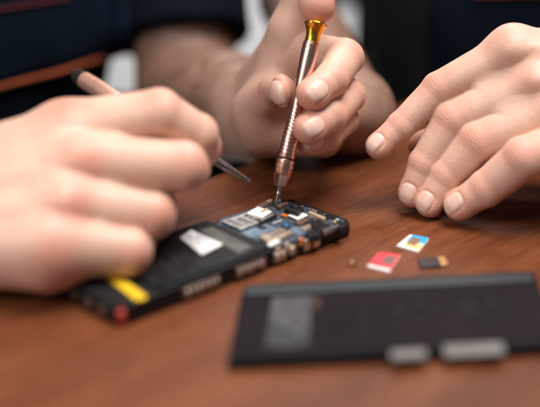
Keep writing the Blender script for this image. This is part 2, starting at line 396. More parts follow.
# ------------------------------------------------------------------ hands
class Finger:
    def __init__(s, pts, r, dorsal, nail=True, blend=5.0, flat=1.0, nw=0.60, nl=0.80, pad=1.0, bw=1.12):
        s.P = [np.asarray(x, float) for x in pts]; s.r = r; s.hint = nrm(dorsal); s.nail = nail; s.blend = blend; s.pad = pad
        s.a = nrm(s.P[-1]-s.P[-2]); s.n = nrm(s.hint-s.a*(s.hint@s.a)); s.b = np.cross(s.a, s.n)
        rt = r[-1]; s.rt = rt; s.ls = rt*nl; s.lw = rt*nw*bw; s.s0 = 0.0; s.flat = flat
        s.B = nrm(np.cross(nrm(s.P[-1]-s.P[0]), s.hint)); s.bw = bw          # broader than deep
        s.Q = [s.squash(x[None])[0] for x in s.P]; s.d_ = {k: s.dors(k) for k in range(1, len(s.P)-1)}
    def squash(s, p):
        B = s.B.astype(p.dtype); k = (p-s.P[0].astype(p.dtype))@B
        return p-np.outer(k*(1-1/s.bw), B).astype(p.dtype)
    def dors(s, i):
        a = nrm(s.P[i+1]-s.P[i-1]); return nrm(s.hint-a*(s.hint@a))
    def nbox(s, p):
        q = p-s.P[-1].astype(F32); x, y, z = q@s.a.astype(F32), q@s.b.astype(F32), q@s.n.astype(F32)
        k = (np.abs((x-s.s0)/s.ls)**3.0+np.abs(y/s.lw)**3.0)**(1/3.0)
        return (k-1)*min(s.ls, s.lw), x, y, z
    def prox(s, p): return rc(s.squash(p), s.Q[0], s.Q[1], s.r[0], s.r[1])
    def root(s, p): return rc(s.squash(p), s.Q[0], s.Q[0]+(s.Q[1]-s.Q[0])*0.55, s.r[0], s.r[0]*0.45+s.r[1]*0.55)
    def sdf(s, p0):
        p = s.squash(p0); Q = s.Q
        d = rc(p, Q[0], Q[1], s.r[0], s.r[1])
        for i in range(1, len(Q)-1): d = smin(d, rc(p, Q[i], Q[i+1], s.r[i], s.r[i+1]), 1.2)
        for i in range(1, len(Q)-1):                         # knuckles
            d = smin(d, sph(p, Q[i]+s.d_[i]*s.r[i]*0.10, s.r[i]*0.90), 2.0)
        if s.flat != 1.0: d = smin(d, ell(p, Q[-1]-s.a*s.rt*0.4, np.stack([s.a, s.b, s.n]), (s.rt*1.55, s.rt*s.flat, s.rt*1.02)), 2.0)
        d = smin(d, sph(p, Q[-1]-s.n*s.rt*0.16-s.a*s.rt*0.25, s.rt*0.98*s.pad), 3.0)     # finger pad
        m0 = (Q[-2]+Q[-3])/2; d = smin(d, sph(p, m0-s.d_[len(Q)-2]*s.r[-2]*0.25, s.r[-2]*0.86), 3.5)
        if s.nail:
            kb, x, y, z = s.nbox(p0)
            up = np.clip((z-0.1*s.rt)/(0.25*s.rt), 0, 1)
            side = np.clip((s.s0+s.ls*0.8-x)/(0.25*s.rt), 0, 1)
            d = d+(0.42*np.exp(-((kb-0.35)/0.5)**2)*side-0.24*np.clip(0.5-kb/0.7, 0, 1))*up
        return d.astype(F32)
    def attrs(s, V, own, A, mcp):
        kb, x, y, z = s.nbox(V)
        if s.nail:
            m = np.clip(0.5-kb/0.8, 0, 1)*(z > 0.2*s.rt)*own
            A['nail'] = np.maximum(A['nail'], m); A['nu'] = np.where(m > 0, np.clip((x-s.s0)/(2*s.ls)+0.5, 0, 1), A['nu'])
        t = np.clip(1-np.linalg.norm(V-s.P[-1], axis=1)/(s.rt*2.6), 0, 1)
        A['red'] = np.maximum(A['red'], 0.8*t*own)
        for i in range(1, len(s.P)-1):
            c = s.P[i]+s.dors(i)*s.r[i]*1.05; q = V-c
            ax = nrm(s.P[i+1]-s.P[i-1]); bx = np.cross(ax, s.dors(i))
            u = q@ax; v = q@bx; hi = (q@s.dors(i)) > -s.r[i]*0.9
            rr = np.sqrt((u/1.1)**2+(v/0.85)**2)
            k = (1.0 if i == 1 else 0.45)*np.clip(1.2-rr/(s.r[i]*0.9), 0, 1)*hi*own
            w = u+0.045*v*v*np.sign(u)                    # creases that bow round the joint
            sel = k > A['wm']; A['wr'] = np.where(sel, w, A['wr']); A['wm'] = np.maximum(A['wm'], k)
            A['red'] = np.maximum(A['red'], (0.55 if i == 1 else 0.4)*np.clip(1.15-rr/(s.r[i]*1.25), 0, 1)*own*hi)
        rr = np.linalg.norm(V-(s.P[0]+s.hint*s.r[0]*0.9), axis=1)
        A['red'] = np.maximum(A['red'], mcp*np.clip(1.2-rr/(s.r[0]*1.0), 0, 1))
class Hand:
    def __init__(s, fingers, palm, web=0.0, mcp=0.3, nweb=4, tan=60): s.nweb = nweb; s.tan = tan; s.F = fingers; s.palm = palm; s.web = web; s.mcp = mcp  # tan: how far the painted arm shade reaches towards the hand
    def base(s, p): return s.palm(p)
    def sdf(s, p):
        P = s.palm(p); d = P
        if s.web:                                             # fingers held together share a web of skin
            for f in s.F[:s.nweb]: d = smin(d, f.root(p), s.web)
        for f in s.F: d = np.minimum(d, smin(P, f.prox(p), f.blend))
        for f in s.F: d = smin(d, f.sdf(p), 0.5)
        return d.astype(F32)
    def attrs(s, V):
        V = V.astype(F32); n = len(V); A = {k: np.zeros(n) for k in ('nail', 'nu', 'wr', 'wm', 'red')}
        D = np.stack([f.sdf(V) for f in s.F], 1)
        best = D.min(1)
        for i, f in enumerate(s.F): f.attrs(V, ((D[:, i] <= best+0.02) & (D[:, i] < 1.2)).astype(float), A, s.mcp)
        return A
def ridge(d, p, a, b, r, k): return smin(d, rc(p, a, b, r*0.8, r), k)

# --- technician's right hand (blurred, holds the tweezers)
H1 = Hand([
    Finger([W(64, 130, 424), W(160, 113, 421), W(199, 134, 430), W(205, 148, 441)], [11.5, 9.6, 8.0, 7.2], cv((0.2, 0.75, 0.6)), blend=8, bw=1.16),
    Finger([W(72, 163, 410), W(185, 167, 413), W(191, 167, 440), W(176, 158, 458)], [11.5, 9.5, 8.4, 7.2], cv((0.5, 0.2, 0.8)), blend=8, bw=1.1),
    Finger([W(60, 206, 400), W(153, 215, 409), W(159, 210, 433), W(142, 203, 447)], [11.2, 8.9, 8.0, 7.0], cv((0.5, 0.0, 0.8)), blend=8, bw=1.1),
    Finger([W(48, 247, 392), W(131, 253, 399), W(138, 238, 418), W(122, 226, 430)], [10.8, 8.2, 7.4, 6.4], cv((0.4, -0.3, 0.8)), blend=8, bw=1.14),
    Finger([W(60, 160, 452), W(118, 138, 472), W(192, 160, 466)], [12, 9.5, 8.5], cv((0, 0.8, -0.5)), blend=8),
], None, web=4.0, mcp=0.75)
WR1 = W(-78, 212, 408); EL1 = W(-270, 105, 585)
def palm1(p):
    d = rc(p, W(-70, 185, 418), W(66, 130, 424), 17, 11)
    d = smin(d, rc(p, W(-75, 205, 410), W(74, 164, 410), 17, 11.5), 9)
    d = smin(d, rc(p, W(-75, 225, 406), W(62, 207, 400), 17, 11.2), 9)
    d = smin(d, rc(p, W(-70, 242, 404), W(50, 248, 392), 16, 10.8), 9)
    d = smin(d, rc(p, W(-55, 244, 402), W(48, 258, 396), 15, 13.5), 9)
    d = smin(d, rc(p, W(-40, 190, 436), W(70, 160, 446), 17, 12), 9)
    for a, b in (((-60, 180, 404), (66, 130, 415)), ((-60, 200, 396), (74, 164, 401)), ((-60, 220, 392), (62, 206, 391))): d = ridge(d, p, W(*a), W(*b), 4.2, 5.0)
    return d
H1.palm = palm1
def arm1(p):
    d = rc(p, WR1, EL1, 27, 38); return smin(d, rc(p, EL1, W(-330, -330, 770), 40, 50), 12)

# --- technician's left hand (sharp, holds the screwdriver)
H2 = Hand([
    Finger([W(291, 33, 522), W(323, -62, 508), W(318.5, -27, 481), W(316.6, 5.5, 474)], [10.0, 9.0, 8.3, 7.7], cv((0.3, 0.15, 0.95)), blend=8, bw=1.16, nail=False),
    Finger([W(306, 52, 522), W(345, 57, 492), W(331, 80, 474), W(311.5, 95, 465)], [10.3, 8.6, 7.4, 6.6], cv((0.45, 0.25, 0.85)), blend=6, bw=1.1),
    Finger([W(322, 88, 524), W(348, 95, 494), W(331, 115, 476), W(308, 129.5, 466)], [10, 8.0, 7.1, 6.4], cv((0.45, 0.15, 0.85)), blend=6, bw=1.1),
    Finger([W(326, 118, 526), W(343, 119, 500), W(327, 136, 486), W(308, 141, 480)], [9.5, 7.4, 6.5, 5.7], cv((0.4, -0.1, 0.85)), blend=6),
    Finger([W(256, 110, 532), W(275, 89, 506), W(284, 91.5, 484)], [12.5, 7.4, 5.4], cv((-0.93, -0.25, 0.22)), blend=8, nw=1.1, nl=1.15, flat=1.6, bw=1.0),
], None, web=2.5, mcp=0.1)
WR2 = W(254, 116, 574); EL2 = W(190, 103, 742)
def palm2(p):
    w = WR2
    d = rc(p, w, W(291, 33, 522), 21, 10.5)
    d = smin(d, rc(p, w, W(306, 52, 522), 21, 11), 9)
    d = smin(d, rc(p, w, W(322, 88, 524), 21, 10.5), 9)
    d = smin(d, rc(p, w, W(326, 118, 526), 21, 10.5), 9)
    d = smin(d, rc(p, W(284, 62, 527), W(262, 124, 535), 11.5, 14.6), 8)          # ball of the thumb
    d = smin(d, rc(p, W(266, 132, 540), W(322, 136, 530), 13.5, 11.5), 8)          # heel of the hand
    return d
H2.palm = palm2
def arm2(p):
    d = rc(p, WR2, W(222, 106, 640), 23, 34); d = smin(d, rc(p, W(222, 106, 640), EL2, 34, 38), 10)
    return smin(d, rc(p, EL2, W(142, -350, 790), 37, 47), 14)

# --- the second person's left hand (flat on the table at the right)
H3 = Hand([
    Finger([W(512, 53, 478), W(439, 89, 484), W(401, 126, 486), W(377.5, 147, 486)], [10.2, 7.7, 6.4, 5.6], cv((-0.35, 0.45, 0.85)), blend=8, bw=1.12),
    Finger([W(537, 83, 472), W(453, 120, 480), W(424, 164, 484), W(411, 195, 485)], [11.0, 8.5, 6.9, 5.7], cv((-0.5, 0.25, 0.85)), blend=8, bw=1.16),
    Finger([W(560, 108, 466), W(478, 141, 473), W(446, 176, 479), W(428, 204, 480)], [11.0, 8.7, 7.1, 5.8], cv((-0.5, 0.25, 0.85)), blend=8, bw=1.18),
    Finger([W(590, 136, 452), W(523, 158, 455), W(486, 188.5, 465), W(457.5, 206, 471)], [10.2, 9.0, 7.8, 6.3], cv((-0.4, 0.35, 0.85)), blend=8, bw=1.12),
    Finger([W(540, 110, 505), W(470, 130, 510), W(424, 146, 506)], [12, 9.0, 7.8], cv((-0.2, 0.9, 0.2)), nail=False, blend=8),
], None, web=6.0, mcp=0.3, nweb=3)
WR3 = W(668, 92, 478); EL3 = W(830, 20, 650)
def palm3(p):
    d = rc(p, W(662, 62, 480), W(512, 52, 478), 18, 11)
    d = smin(d, rc(p, W(664, 85, 476), W(537, 82, 472), 18, 11.2), 8)
    d = smin(d, rc(p, W(668, 105, 472), W(560, 108, 466), 18, 11), 8)
    d = smin(d, rc(p, W(668, 125, 470), W(585, 128, 452), 16, 10.6), 8)
    d = smin(d, sph(p, W(514, 46, 476), 9.5), 5)
    d = smin(d, rc(p, W(640, 105, 500), W(540, 105, 502), 17, 12), 10)
    for a, b in (((650, 50, 462), (512, 51, 468)), ((652, 72, 459), (537, 81, 461)), ((654, 92, 456), (560, 106, 455)), ((656, 110, 454), (583, 126, 442))): d = ridge(d, p, W(*a), W(*b), 3.6, 5.0)
    return d
H3.palm = palm3
def arm3(p):
    d = rc(p, WR3, EL3, 27, 38); return smin(d, rc(p, EL3, W(800, -330, 850), 38, 48), 14)
# --- the second person's right forearm resting on the table behind the screwdriver hand
WR4 = W(350, 112, 572); EL4 = W(298, -2, 795)
H4 = Hand([Finger([W(338+8*i, 112+3*i, 552-6*i), W(318+8*i, 122+3*i, 540-4*i), W(322+7*i, 134+2*i, 552), W(338+4*i, 130, 562)], [10, 8.6, 7.6, 6.8], cv((0, 0.5, 0.8)), nail=False, blend=7) for i in range(2)], None)
H4.tan = 150  # painted shade covers this hand as well as the forearm
H4.palm = lambda p: smin(rc(p, WR4, W(346, 116, 556), 23, 17), rc(p, WR4, W(340, 112, 553), 21, 15), 8)
def arm4(p):
    d = rc(p, WR4, EL4, 22.5, 24); return smin(d, rc(p, EL4, W(350, -330, 860), 32, 46), 14)

# --- torsos (under the clothes)
def torso_sdf(cx, depth, yaw, a, b, waist=0.86):
    c0 = W(cx, 120, depth); c0[2] = 0
    ax = np.array([[math.cos(yaw), math.sin(yaw), 0], [-math.sin(yaw), math.cos(yaw), 0], [0, 0, 1.]])
    def f(p):
        q = (p-c0.astype(F32))@ax.T.astype(F32)
        z = q[:, 2]; t = np.clip((z+160)/480, 0, 1); sc = waist+(1-waist)*t*t*(3-2*t)
        k = (np.abs(q[:, 0]/(a*sc))**2.6+np.abs(q[:, 1]/(b*sc))**2.6)**(1/2.6)
        side = (k-1)*b*0.9
        fold = 2.2*np.sin(q[:, 2]*0.045+q[:, 0]*0.02)+1.4*np.sin(q[:, 0]*0.09+q[:, 2]*0.03)
        top = z-(300-0.10*np.abs(q[:, 0])**1.25*0.35); bot = -210-z
        h = np.maximum(np.maximum(side+fold*0.6, top), bot)
        return smin(h.astype(F32), rc(p, c0+[0, 0, 280], c0+[0, 0, 390], 62, 55), 30).astype(F32)
    return f, c0
T1, C1 = torso_sdf(-98, 800, math.radians(-14), 190, 112)
T2, C2 = torso_sdf(580, 880, math.radians(10), 215, 118)

def body(name, parent, hands, arms, torso, planes, boxes, coarse_lo, coarse_hi, res):
    Vs, Qs, As = [], [], []; off = 0
    keys = ('nail', 'nu', 'wr', 'wm', 'red')
    def add(V, Q, A):
        nonlocal off
        Vs.append(V); Qs.append(Q+off); off += len(V)
        for_k = A or {k: np.zeros(len(V)) for k in keys}; As.append(for_k)
    for H, arm, (pc, pn), h, pad in zip(hands, arms, planes, res, boxes):
        pts = np.array([x for f in H.F for x in f.P]+[pc])
        lo, hi = pts.min(0)-pad, pts.max(0)+pad
        sd = lambda p, H=H, arm=arm: smin(H.sdf(p), arm(p), 10.0).astype(F32)
        V, Q = nets(sd, lo, hi, h, keep=lambda c, pc=pc, pn=pn: (c-pc.astype(F32))@pn.astype(F32) < 0)
        add(V, Q, H.attrs(V))
    def coarse(p):
        d = None
        for H, arm in zip(hands, arms):
            e = smin(H.base(p), arm(p), 10.0); d = e if d is None else np.minimum(d, e)
        d = smin(d, torso(p)+7.0, 18.0)
        for H, (pc, pn) in zip(hands, planes):
            s_ = (p-pc.astype(F32))@pn.astype(F32); near = np.linalg.norm(p-pc.astype(F32), axis=1) < 120
            d = d+np.where(near, np.clip((6-s_)/10, 0, 1)*1.2, 0)
        return d.astype(F32)
    def kp(c):
        k = np.ones(len(c), bool)
        for H, (pc, pn) in zip(hands, planes):
            near = np.linalg.norm(c-pc.astype(F32), axis=1) < 260
            k &= ~(((c-pc.astype(F32))@pn.astype(F32) < -20) & near)
        return k
    V, Q = nets(coarse, coarse_lo, coarse_hi, 4.0, keep=kp)
    add(V, Q, None)
    A = {k: np.concatenate([a[k] for a in As]) for k in keys}
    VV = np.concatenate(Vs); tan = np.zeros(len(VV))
    for H, (pc, pn) in zip(hands, planes):            # arm shade painted into the skin colour, deeper from wrist to elbow
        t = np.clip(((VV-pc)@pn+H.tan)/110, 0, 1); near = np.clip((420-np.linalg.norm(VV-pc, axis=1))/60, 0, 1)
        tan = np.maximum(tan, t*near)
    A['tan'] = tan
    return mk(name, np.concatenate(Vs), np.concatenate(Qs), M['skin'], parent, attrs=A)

pl = lambda wr, el, t: (wr+(el-wr)*t, nrm(el-wr))
tech = thing('person', 'person in navy overalls with orange piping, holding tweezers and a copper screwdriver', 'person', (C1[0], C1[1], -210))
body('body', tech, [H1, H2], [arm1, arm2], T1, [pl(WR1, EL1, 0.1), pl(WR2, EL2, 0.35)], [30, 34],
     (-620, -40, -230), (160, 520, 420), [1.0, 0.62])
helper = thing('person', 'person in navy shirt and charcoal apron resting an empty hand on the table', 'person', (C2[0], C2[1], -210))
body('body', helper, [H3, H4], [arm3, arm4], T2, [pl(WR3, EL3, 0.05), pl(WR4, EL4, 0.2)], [32, 30],
     (-40, 20, -230), (620, 640, 420), [0.62, 1.3])

# ------------------------------------------------------------------ clothes
def sleeve(a, b, r1, r2, t):
    e = a+(b-a)*t; return lambda p: np.maximum(rc(p, a, b, r1, r2), (p-e.astype(F32))@nrm(b-a).astype(F32))
def cloth(name, parent, parts, lo, hi, mat, h=5.0, k=14.0):
    def f(p):
        d = parts[0](p)
        for g in parts[1:]: d = smin(d, g(p), k)
        return (d+0.8*np.sin(p[:, 0]*0.11+p[:, 2]*0.07)*np.sin(p[:, 1]*0.09+1)).astype(F32)
    V, Q = nets(f, lo, hi, h); o = mk(name, V, Q, mat, parent); return o, f
sh1, f1 = cloth('shirt', tech, [T1, sleeve(W(142, -350, 790), EL2, 60, 50, 0.87), sleeve(W(-330, -330, 770), EL1, 60, 50, 0.7)],
                (-640, -20, -215), (180, 540, 400), M['navy2'])
sh2, f2 = cloth('shirt', helper, [T2, sleeve(W(350, -330, 860), EL4, 56, 40, 0.8), sleeve(W(800, -330, 850), EL3, 58, 48, 0.7)],
                (-60, 100, -215), (640, 680, 400), M['navy'])
def thigh(hip, knee):
    return lambda p: rc(p, hip, knee, 82, 60)
kn = G(300, 120, 0); 
cloth('trousers', tech, [thigh(G(90, 170, -110)+[0, 60, -30], G(270, 172, -105)), thigh(C1+[-85, -20, -210], np.array([-190., 10., -150.]))],
      (-620, -140, -330), (260, 560, -20), M['navy2'], h=8.0)
cloth('trousers', helper, [thigh(C2+[85, -20, -210], C2+[110, -360, -150]), thigh(C2+[-85, -20, -210], C2+[-130, -360, -150])],
      (0, 60, -330), (640, 640, -60), M['navy2'], h=8.0)
def patch(name, sdf, quad, mat, parent, n=(26, 18), off=2.5, th=1.6):
    u, v = np.meshgrid(np.linspace(0, 1, n[0]), np.linspace(0, 1, n[1]), indexing='ij'); u = u[..., None]; v = v[..., None]
    q = [np.asarray(x, float) for x in quad]
    px = ((q[0]*(1-u)+q[1]*u)*(1-v)+(q[3]*(1-u)+q[2]*u)*v).reshape(-1, 2)
    P = raymarch(sdf, px); p = P.astype(F32)
    g = np.stack([sdf(p+np.array(x, F32))-sdf(p-np.array(x, F32)) for x in np.eye(3)*2], 1); g /= np.linalg.norm(g, axis=1)[:, None]
    A, B_ = P+g*off, P+g*(off-th); m = n[0]*n[1]; V = np.concatenate([A, B_]); Fc = []
    ix = lambda i, j: i*n[1]+j
    for i in range(n[0]-1):
        for j in range(n[1]-1):
            Fc.append((ix(i, j), ix(i+1, j), ix(i+1, j+1), ix(i, j+1))); Fc.append((m+ix(i, j), m+ix(i, j+1), m+ix(i+1, j+1), m+ix(i+1, j)))
    ring = [ix(i, 0) for i in range(n[0])]+[ix(n[0]-1, j) for j in range(1, n[1])]+[ix(i, n[1]-1) for i in range(n[0]-2, -1, -1)]+[ix(0, j) for j in range(n[1]-2, 0, -1)]
    for a, b in zip(ring, ring[1:]+ring[:1]): Fc.append((a, m+a, m+b, b))
    o = mk(name, V, Fc, mat, parent)
    bm = bmesh.new(); bm.from_mesh(o.data); bmesh.ops.recalc_face_normals(bm, faces=bm.faces[:]); bm.to_mesh(o.data); bm.free()
    return o, A.reshape(n[0], n[1], 3)
def piping(sdf, pts, r, mat, parent, lift=2.0):
    P = raymarch(sdf, pts); p = P.astype(F32)
    g = np.stack([sdf(p+np.array(x, F32))-sdf(p-np.array(x, F32)) for x in np.eye(3)*2], 1); g /= np.linalg.norm(g, axis=1)[:, None]
    V, Fc = tube_mesh(P+g*lift, r); return mk('piping', V, Fc, mat, parent)
lin = lambda a, b, n=24: [(a[0]+(b[0]-a[0])*i/n, a[1]+(b[1]-a[1])*i/n) for i in range(n+1)]
patch('bib_pocket', f1, [(-60, 100), (131, 45.5), (131, -60), (-60, -60)], M['bibnavy'], tech, off=3.0)
piping(f1, lin((-60, 102), (60, 68.5), 14)+lin((68, 66.2), (131, 46), 8), 1.6, M['orange'], tech, 3.5)
piping(f1, lin((-60, 18), (66, -2), 16), 1.2, M['darkred'], tech, 3.4)
patch('apron', f2, [(352, 112), (426, 112), (430, -60), (358, -60)], M['greycloth'], helper, off=3.0)
piping(f2, lin((476, -6), (540, -7), 10)+lin((546, -7), (600, -9), 6), 1.6, M['orange'], helper, 2.5)

# ------------------------------------------------------------------ table and surroundings
A0 = G(240, 165, 0)[:2]; td = np.array([math.cos(math.radians(51)), math.sin(math.radians(51))]); tn = np.array([td[1], -td[0]])
q = [A0-td*620, A0+td*950, A0+td*950+tn*760, A0-td*620+tn*760]
bm = bmesh.new(); prism(bm, q, -30, 0, 2.5, 3)
tab = thing('table', 'brown wooden table top with diagonal grain under the phone parts', 'table', (*(sum(q)/4), -730))
bm_obj('tabletop', bm, M['wood'], tab, smooth=True)
for x, y in ((0.06, 0.06), (0.94, 0.06), (0.94, 0.94), (0.06, 0.94)):
    c = q[0]+(q[1]-q[0])*x+(q[3]-q[0])*y; bm = bmesh.new()
    prism(bm, [c+td*25+tn*25, c-td*25+tn*25, c-td*25-tn*25, c+td*25-tn*25][::-1], -730, -30.5, 2, 1); bm_obj('leg', bm, M['wood'], tab)
fl = mk('floor', [(-4000, -2500, -730), (4000, -2500, -730), (4000, 2600, -730), (-4000, 2600, -730)], [(0, 1, 2, 3)], M['floor'], smooth=False); fl['kind'] = 'structure'
wl = bmesh.new(); prism(wl, [(-4000, 1500), (4000, 1500), (4000, 1600), (-4000, 1600)], -730, 2000)
w = bm_obj('wall', wl, M['wall']); w['kind'] = 'structure'
# chair far behind
ch = thing('chair', 'blurred blue grey chair far behind the screwdriver hand', 'chair', W(300, -10, 1250)*[1, 1, 0]+[0, 0, -730])
c = W(300, -62, 1250)
bm = bmesh.new(); prism(bm, [(c[0]-170, c[1]-20), (c[0]+170, c[1]-20), (c[0]+170, c[1]+20), (c[0]-170, c[1]+20)], W(0, 12, 1250)[2], c[2]+260, 14, 3); 
bmesh.ops.translate(bm, verts=bm.verts[:], vec=(120, 0, 0)); bm_obj('backrest', bm, M['chair'], ch, smooth=True)
for dx in (-20, 260):
    bm = bmesh.new(); prism(bm, [(c[0]+dx-14, c[1]-14), (c[0]+dx+14, c[1]-14), (c[0]+dx+14, c[1]+14), (c[0]+dx-14, c[1]+14)], -730, W(0, 13, 1250)[2], 3, 2); bm_obj('leg', bm, M['chairwood'], ch, smooth=True)

# ------------------------------------------------------------------ phone
FLp = G(122, 327, 0)[:2]; ua = math.radians(43.75); pu = np.array([math.cos(ua), math.sin(ua)]); pv = np.array([-pu[1], pu[0]])
def PH(u, v): return FLp+pu*u+pv*v
def UV(px, py, z=8.5):
    p = G(px, py, z)[:2]-FLp; return p@pu, p@pv
phone = thing('phone', 'opened black smartphone with exposed blue circuit board, battery and white label under the screwdriver tip', 'phone', (*PH(64, 22), 0))
def box(name, u0, v0, u1, v1, z0, z1, mat, bev=0.25, r=0.0, parent=None):
    pts = rounded(u0, v0, u1, v1, r, 6) if r else [(u0, v0), (u1, v0), (u1, v1), (u0, v1)]
    bm = bmesh.new(); prism(bm, [PH(*p) for p in pts], z0, z1, min(bev, (z1-z0)*0.45), 2)
    return bm_obj(name, bm, mat, parent or phone, smooth=True)
def quadpart(name, pix, z0, z1, mat, bev=0.2, parent=None):
    bm = bmesh.new(); P = [G(*p, z1)[:2] for p in pix]
    ar = sum(P[i][0]*P[(i+1) % len(P)][1]-P[(i+1) % len(P)][0]*P[i][1] for i in range(len(P)))
    if ar < 0: P = P[::-1]
    prism(bm, P, z0, z1, min(bev, (z1-z0)*0.4), 2); return bm_obj(name, bm, mat, parent or phone, smooth=True)
ch_ = box('chassis', -1.5, -0.5, 130.5, 45, 0.02, 6.2, M['black'], 1.2, 4.5)
# raised rim along the edges
box('rim', 2, -0.6, 80, 1.0, 6.0, 8.2, M['black'], 0.4)
box('rim', 2, 43.5, 80, 45.1, 6.0, 8.2, M['black'], 0.4)
box('rim', -1.6, 2.0, 0.6, 43, 6.0, 8.0, M['black'], 0.5)
box('rim', 128.9, 3, 130.4, 41, 6.0, 6.8, M['black'], 0.5)
box('end_plate', 0.7, 1.3, 19.6, 43.4, 6.15, 8.0, M['matte'], 0.3, 2)
bat = box('battery', 20.5, 1.6, 79.6, 43.2, 6.15, 9.3, M['film_print'], 0.9, 1.8)
quadpart('label', [(180, 237.5), (202, 254.5), (223, 244), (191, 229.5)], 9.32, 9.55, M['label'], 0.05, bat)
quadpart('strip', [(199, 230), (238.5, 253), (252, 246.5), (212, 227)], 9.32, 9.5, M['strip'], 0.05, bat)
def print_rows(name, u0, v0, u1, v1, rows, z, mat, fill=0.62):
    bm = bmesh.new()
    for r in range(rows):
        u = u0+(u1-u0)*(r+0.5)/rows; hw = (u1-u0)/rows*0.22; v = v0
        while v < v1-0.6:
            L_ = rng.uniform(0.5, 2.2)
            if rng.random() < fill:
                prism(bm, [PH(u-hw, v), PH(u+hw, v), PH(u+hw, min(v+L_, v1)), PH(u-hw, min(v+L_, v1))], z, z+0.02)
            v += L_+0.35
    return bm_obj(name, bm, mat, bat)
print_rows('label_print', 58.5, 22.5, 65.5, 34.5, 4, 9.555, M['print_grey'])
print_rows('strip_print', 69.5, 12, 74, 34, 2, 9.505, M['chip'], 0.5)
print_rows('film_marks', 34, 6, 50, 26, 7, 9.305, M['film_ink'], 0.5)
# yellow pull tab, rounded
y0 = np.array(UV(114.5, 276.5, 9.3)); y1 = np.array(UV(140, 295.5, 9.3)); d = nrm(y1-y0); e = np.array([-d[1], d[0]])
pts = [y0+d*-2-e*2.5, y1-e*2.5]+[y1+(d*math.sin(t)-e*math.cos(t))*2.5 for t in np.linspace(0.3, math.pi-0.3, 7)]+[y1+e*2.5, y0-d*2+e*2.5]
bm = bmesh.new(); prism(bm, [PH(*p) for p in pts], 8.05, 8.8, 0.15, 2); bm_obj('pull_tab', bm, M['yellow'], phone, smooth=True)
# red plug on the front corner
p = G(126, 315, 5.0)
u, v = (p[:2]-FLp)@pu, (p[:2]-FLp)@pv
lathe_obj('red_plug', [(0, 1.8), (4.6, 2.0), (5.2, 1.8), (5.45, 1.3), (5.5, 0.4)], np.array([*PH(1.3, 1.3), 1.0]), np.array([-0.08, -0.12, 0.98]), M['redplug'], phone, 28)
# side brackets on the front edge
for a, b in ((29, 48), (57, 74), (79, 86)):
    n = int((b-a)/3.1)
    o = box('side_bracket', a, -1.5, b, -0.4, 1.9, 6.4, M['silver'] if a > 70 else M['tan'], 0.3)
    o.data.materials[0] = M['brown_shield'] if a < 70 else M['shield']
    for k in range(n): box('contact', a+1+k*3.1, -2.0, a+2.9+k*3.1, -1.45, 2.6+0.8*(k % 2), 5.6, M['silver'], 0.2, parent=o)
for vv in (8, 17, 27, 36): box('end_contact', -2.1, vv, -1.45, vv+4.5, 2.2, 5.6, M['brown_shield'], 0.2)
# circuit board
bpts = [(81, 1.2), (108, 1.2), (110, 0.6), (126.5, 1.5), (127.5, 3.5), (127, 26), (124, 28), (124, 40), (119, 42.5), (86, 42.8), (84.5, 40.5), (81, 40)]
bm = bmesh.new(); prism(bm, [PH(*p) for p in bpts], 6.22, 7.5, 0.15, 1); board = bm_obj('circuit_board', bm, M['pcb'], phone)
box('copper_area', 82.5, 16.2, 97.5, 24.2, 7.52, 7.66, M['pcblight'], 0.03, parent=board)
box('copper_area', 99.5, 4.0, 110, 12, 7.52, 7.64, M['pcblight'], 0.03, parent=board)
# sim reader with slots
simr = box('sim_reader', 83, 25.0, 98.5, 37.8, 7.5, 9.0, M['silver'], 0.25, 1.0, board)
for k in range(5): box('slot', 84.4, 26.6+k*2.15, 87.2, 27.7+k*2.15, 9.0, 9.06, M['chip'], 0.02, parent=simr)
box('slot', 89.4, 26.3, 92.5, 36.0, 9.0, 9.06, M['chip'], 0.02, parent=simr)
for k in range(4): box('contact', 88.6, 27.0+k*2.4, 92.2, 27.9+k*2.4, 9.06, 9.35, M['silver'], 0.08, parent=simr)
for k in range(3): box('slot', 94.5, 27.5+k*3.2, 96.6, 29.3+k*3.2, 9.0, 9.06, M['chip'], 0.02, parent=simr)
quadpart('white_pad', [(246, 213), (258, 206.3), (272, 211.2), (262, 217.6)], 8.6, 9.6, M['white'], 0.2)
cn = quadpart('connector', [(256.5, 219.5), (274, 212), (277, 214.5), (261, 222.5)], 7.5, 9.4, M['chip'], 0.2)
quadpart('contact_bar', [(259.5, 219.2), (273.5, 213.2), (274.6, 214.2), (261, 220.4)], 9.4, 9.65, M['silver'], 0.05, cn)
quadpart('beige_connector', [(260, 211.0), (266.5, 207.6), (269, 208.6), (262.5, 212.0)], 7.5, 9.9, M['tan'], 0.2)
quadpart('brown_cover', [(254.5, 206.5), (267, 199.5), (272, 201.5), (261, 208)], 6.3, 8.6, M['brown_shield'], 0.3)
quadpart('gold_clip', [(266, 200.5), (270.5, 198.3), (273.5, 199.8), (270, 202)], 7.5, 9.3, M['tan'], 0.3)
quadpart('flat_cable', [(276, 205.5), (284, 201.3), (287.5, 202.5), (279.5, 207)], 7.5, 9.4, M['brown_shield'], 0.3)
p = G(279, 199.8, 9.4); lathe_obj('screw', [(-2.5, 1.1), (-0.4, 1.2), (0.1, 1.0), (0.4, 0.5)], p, (0, 0, 1), M['silver'], phone, 20)
cam = quadpart('camera_module', [(283.5, 208), (291, 202.5), (304.5, 206.5), (298.5, 212.5)], 7.5, 11.0, M['chip'], 0.5)
p = G(295, 206.2, 11.0); lathe_obj('lens', [(-0.5, 2.6), (0.7, 2.6), (0.9, 2.2), (0.4, 2.0)], p, (0, 0, 1), M['black'], cam, 28)
wt = quadpart('white_tag', [(288, 215), (297.3, 210.2), (308, 214.8), (298, 219.6)], 8.3, 8.8, M['white'], 0.1)
quadpart('orange_cable', [(279.5, 214.5), (287, 211.5), (291, 213.3), (286.5, 216.5)], 7.6, 8.4, M['flex'], 0.1)
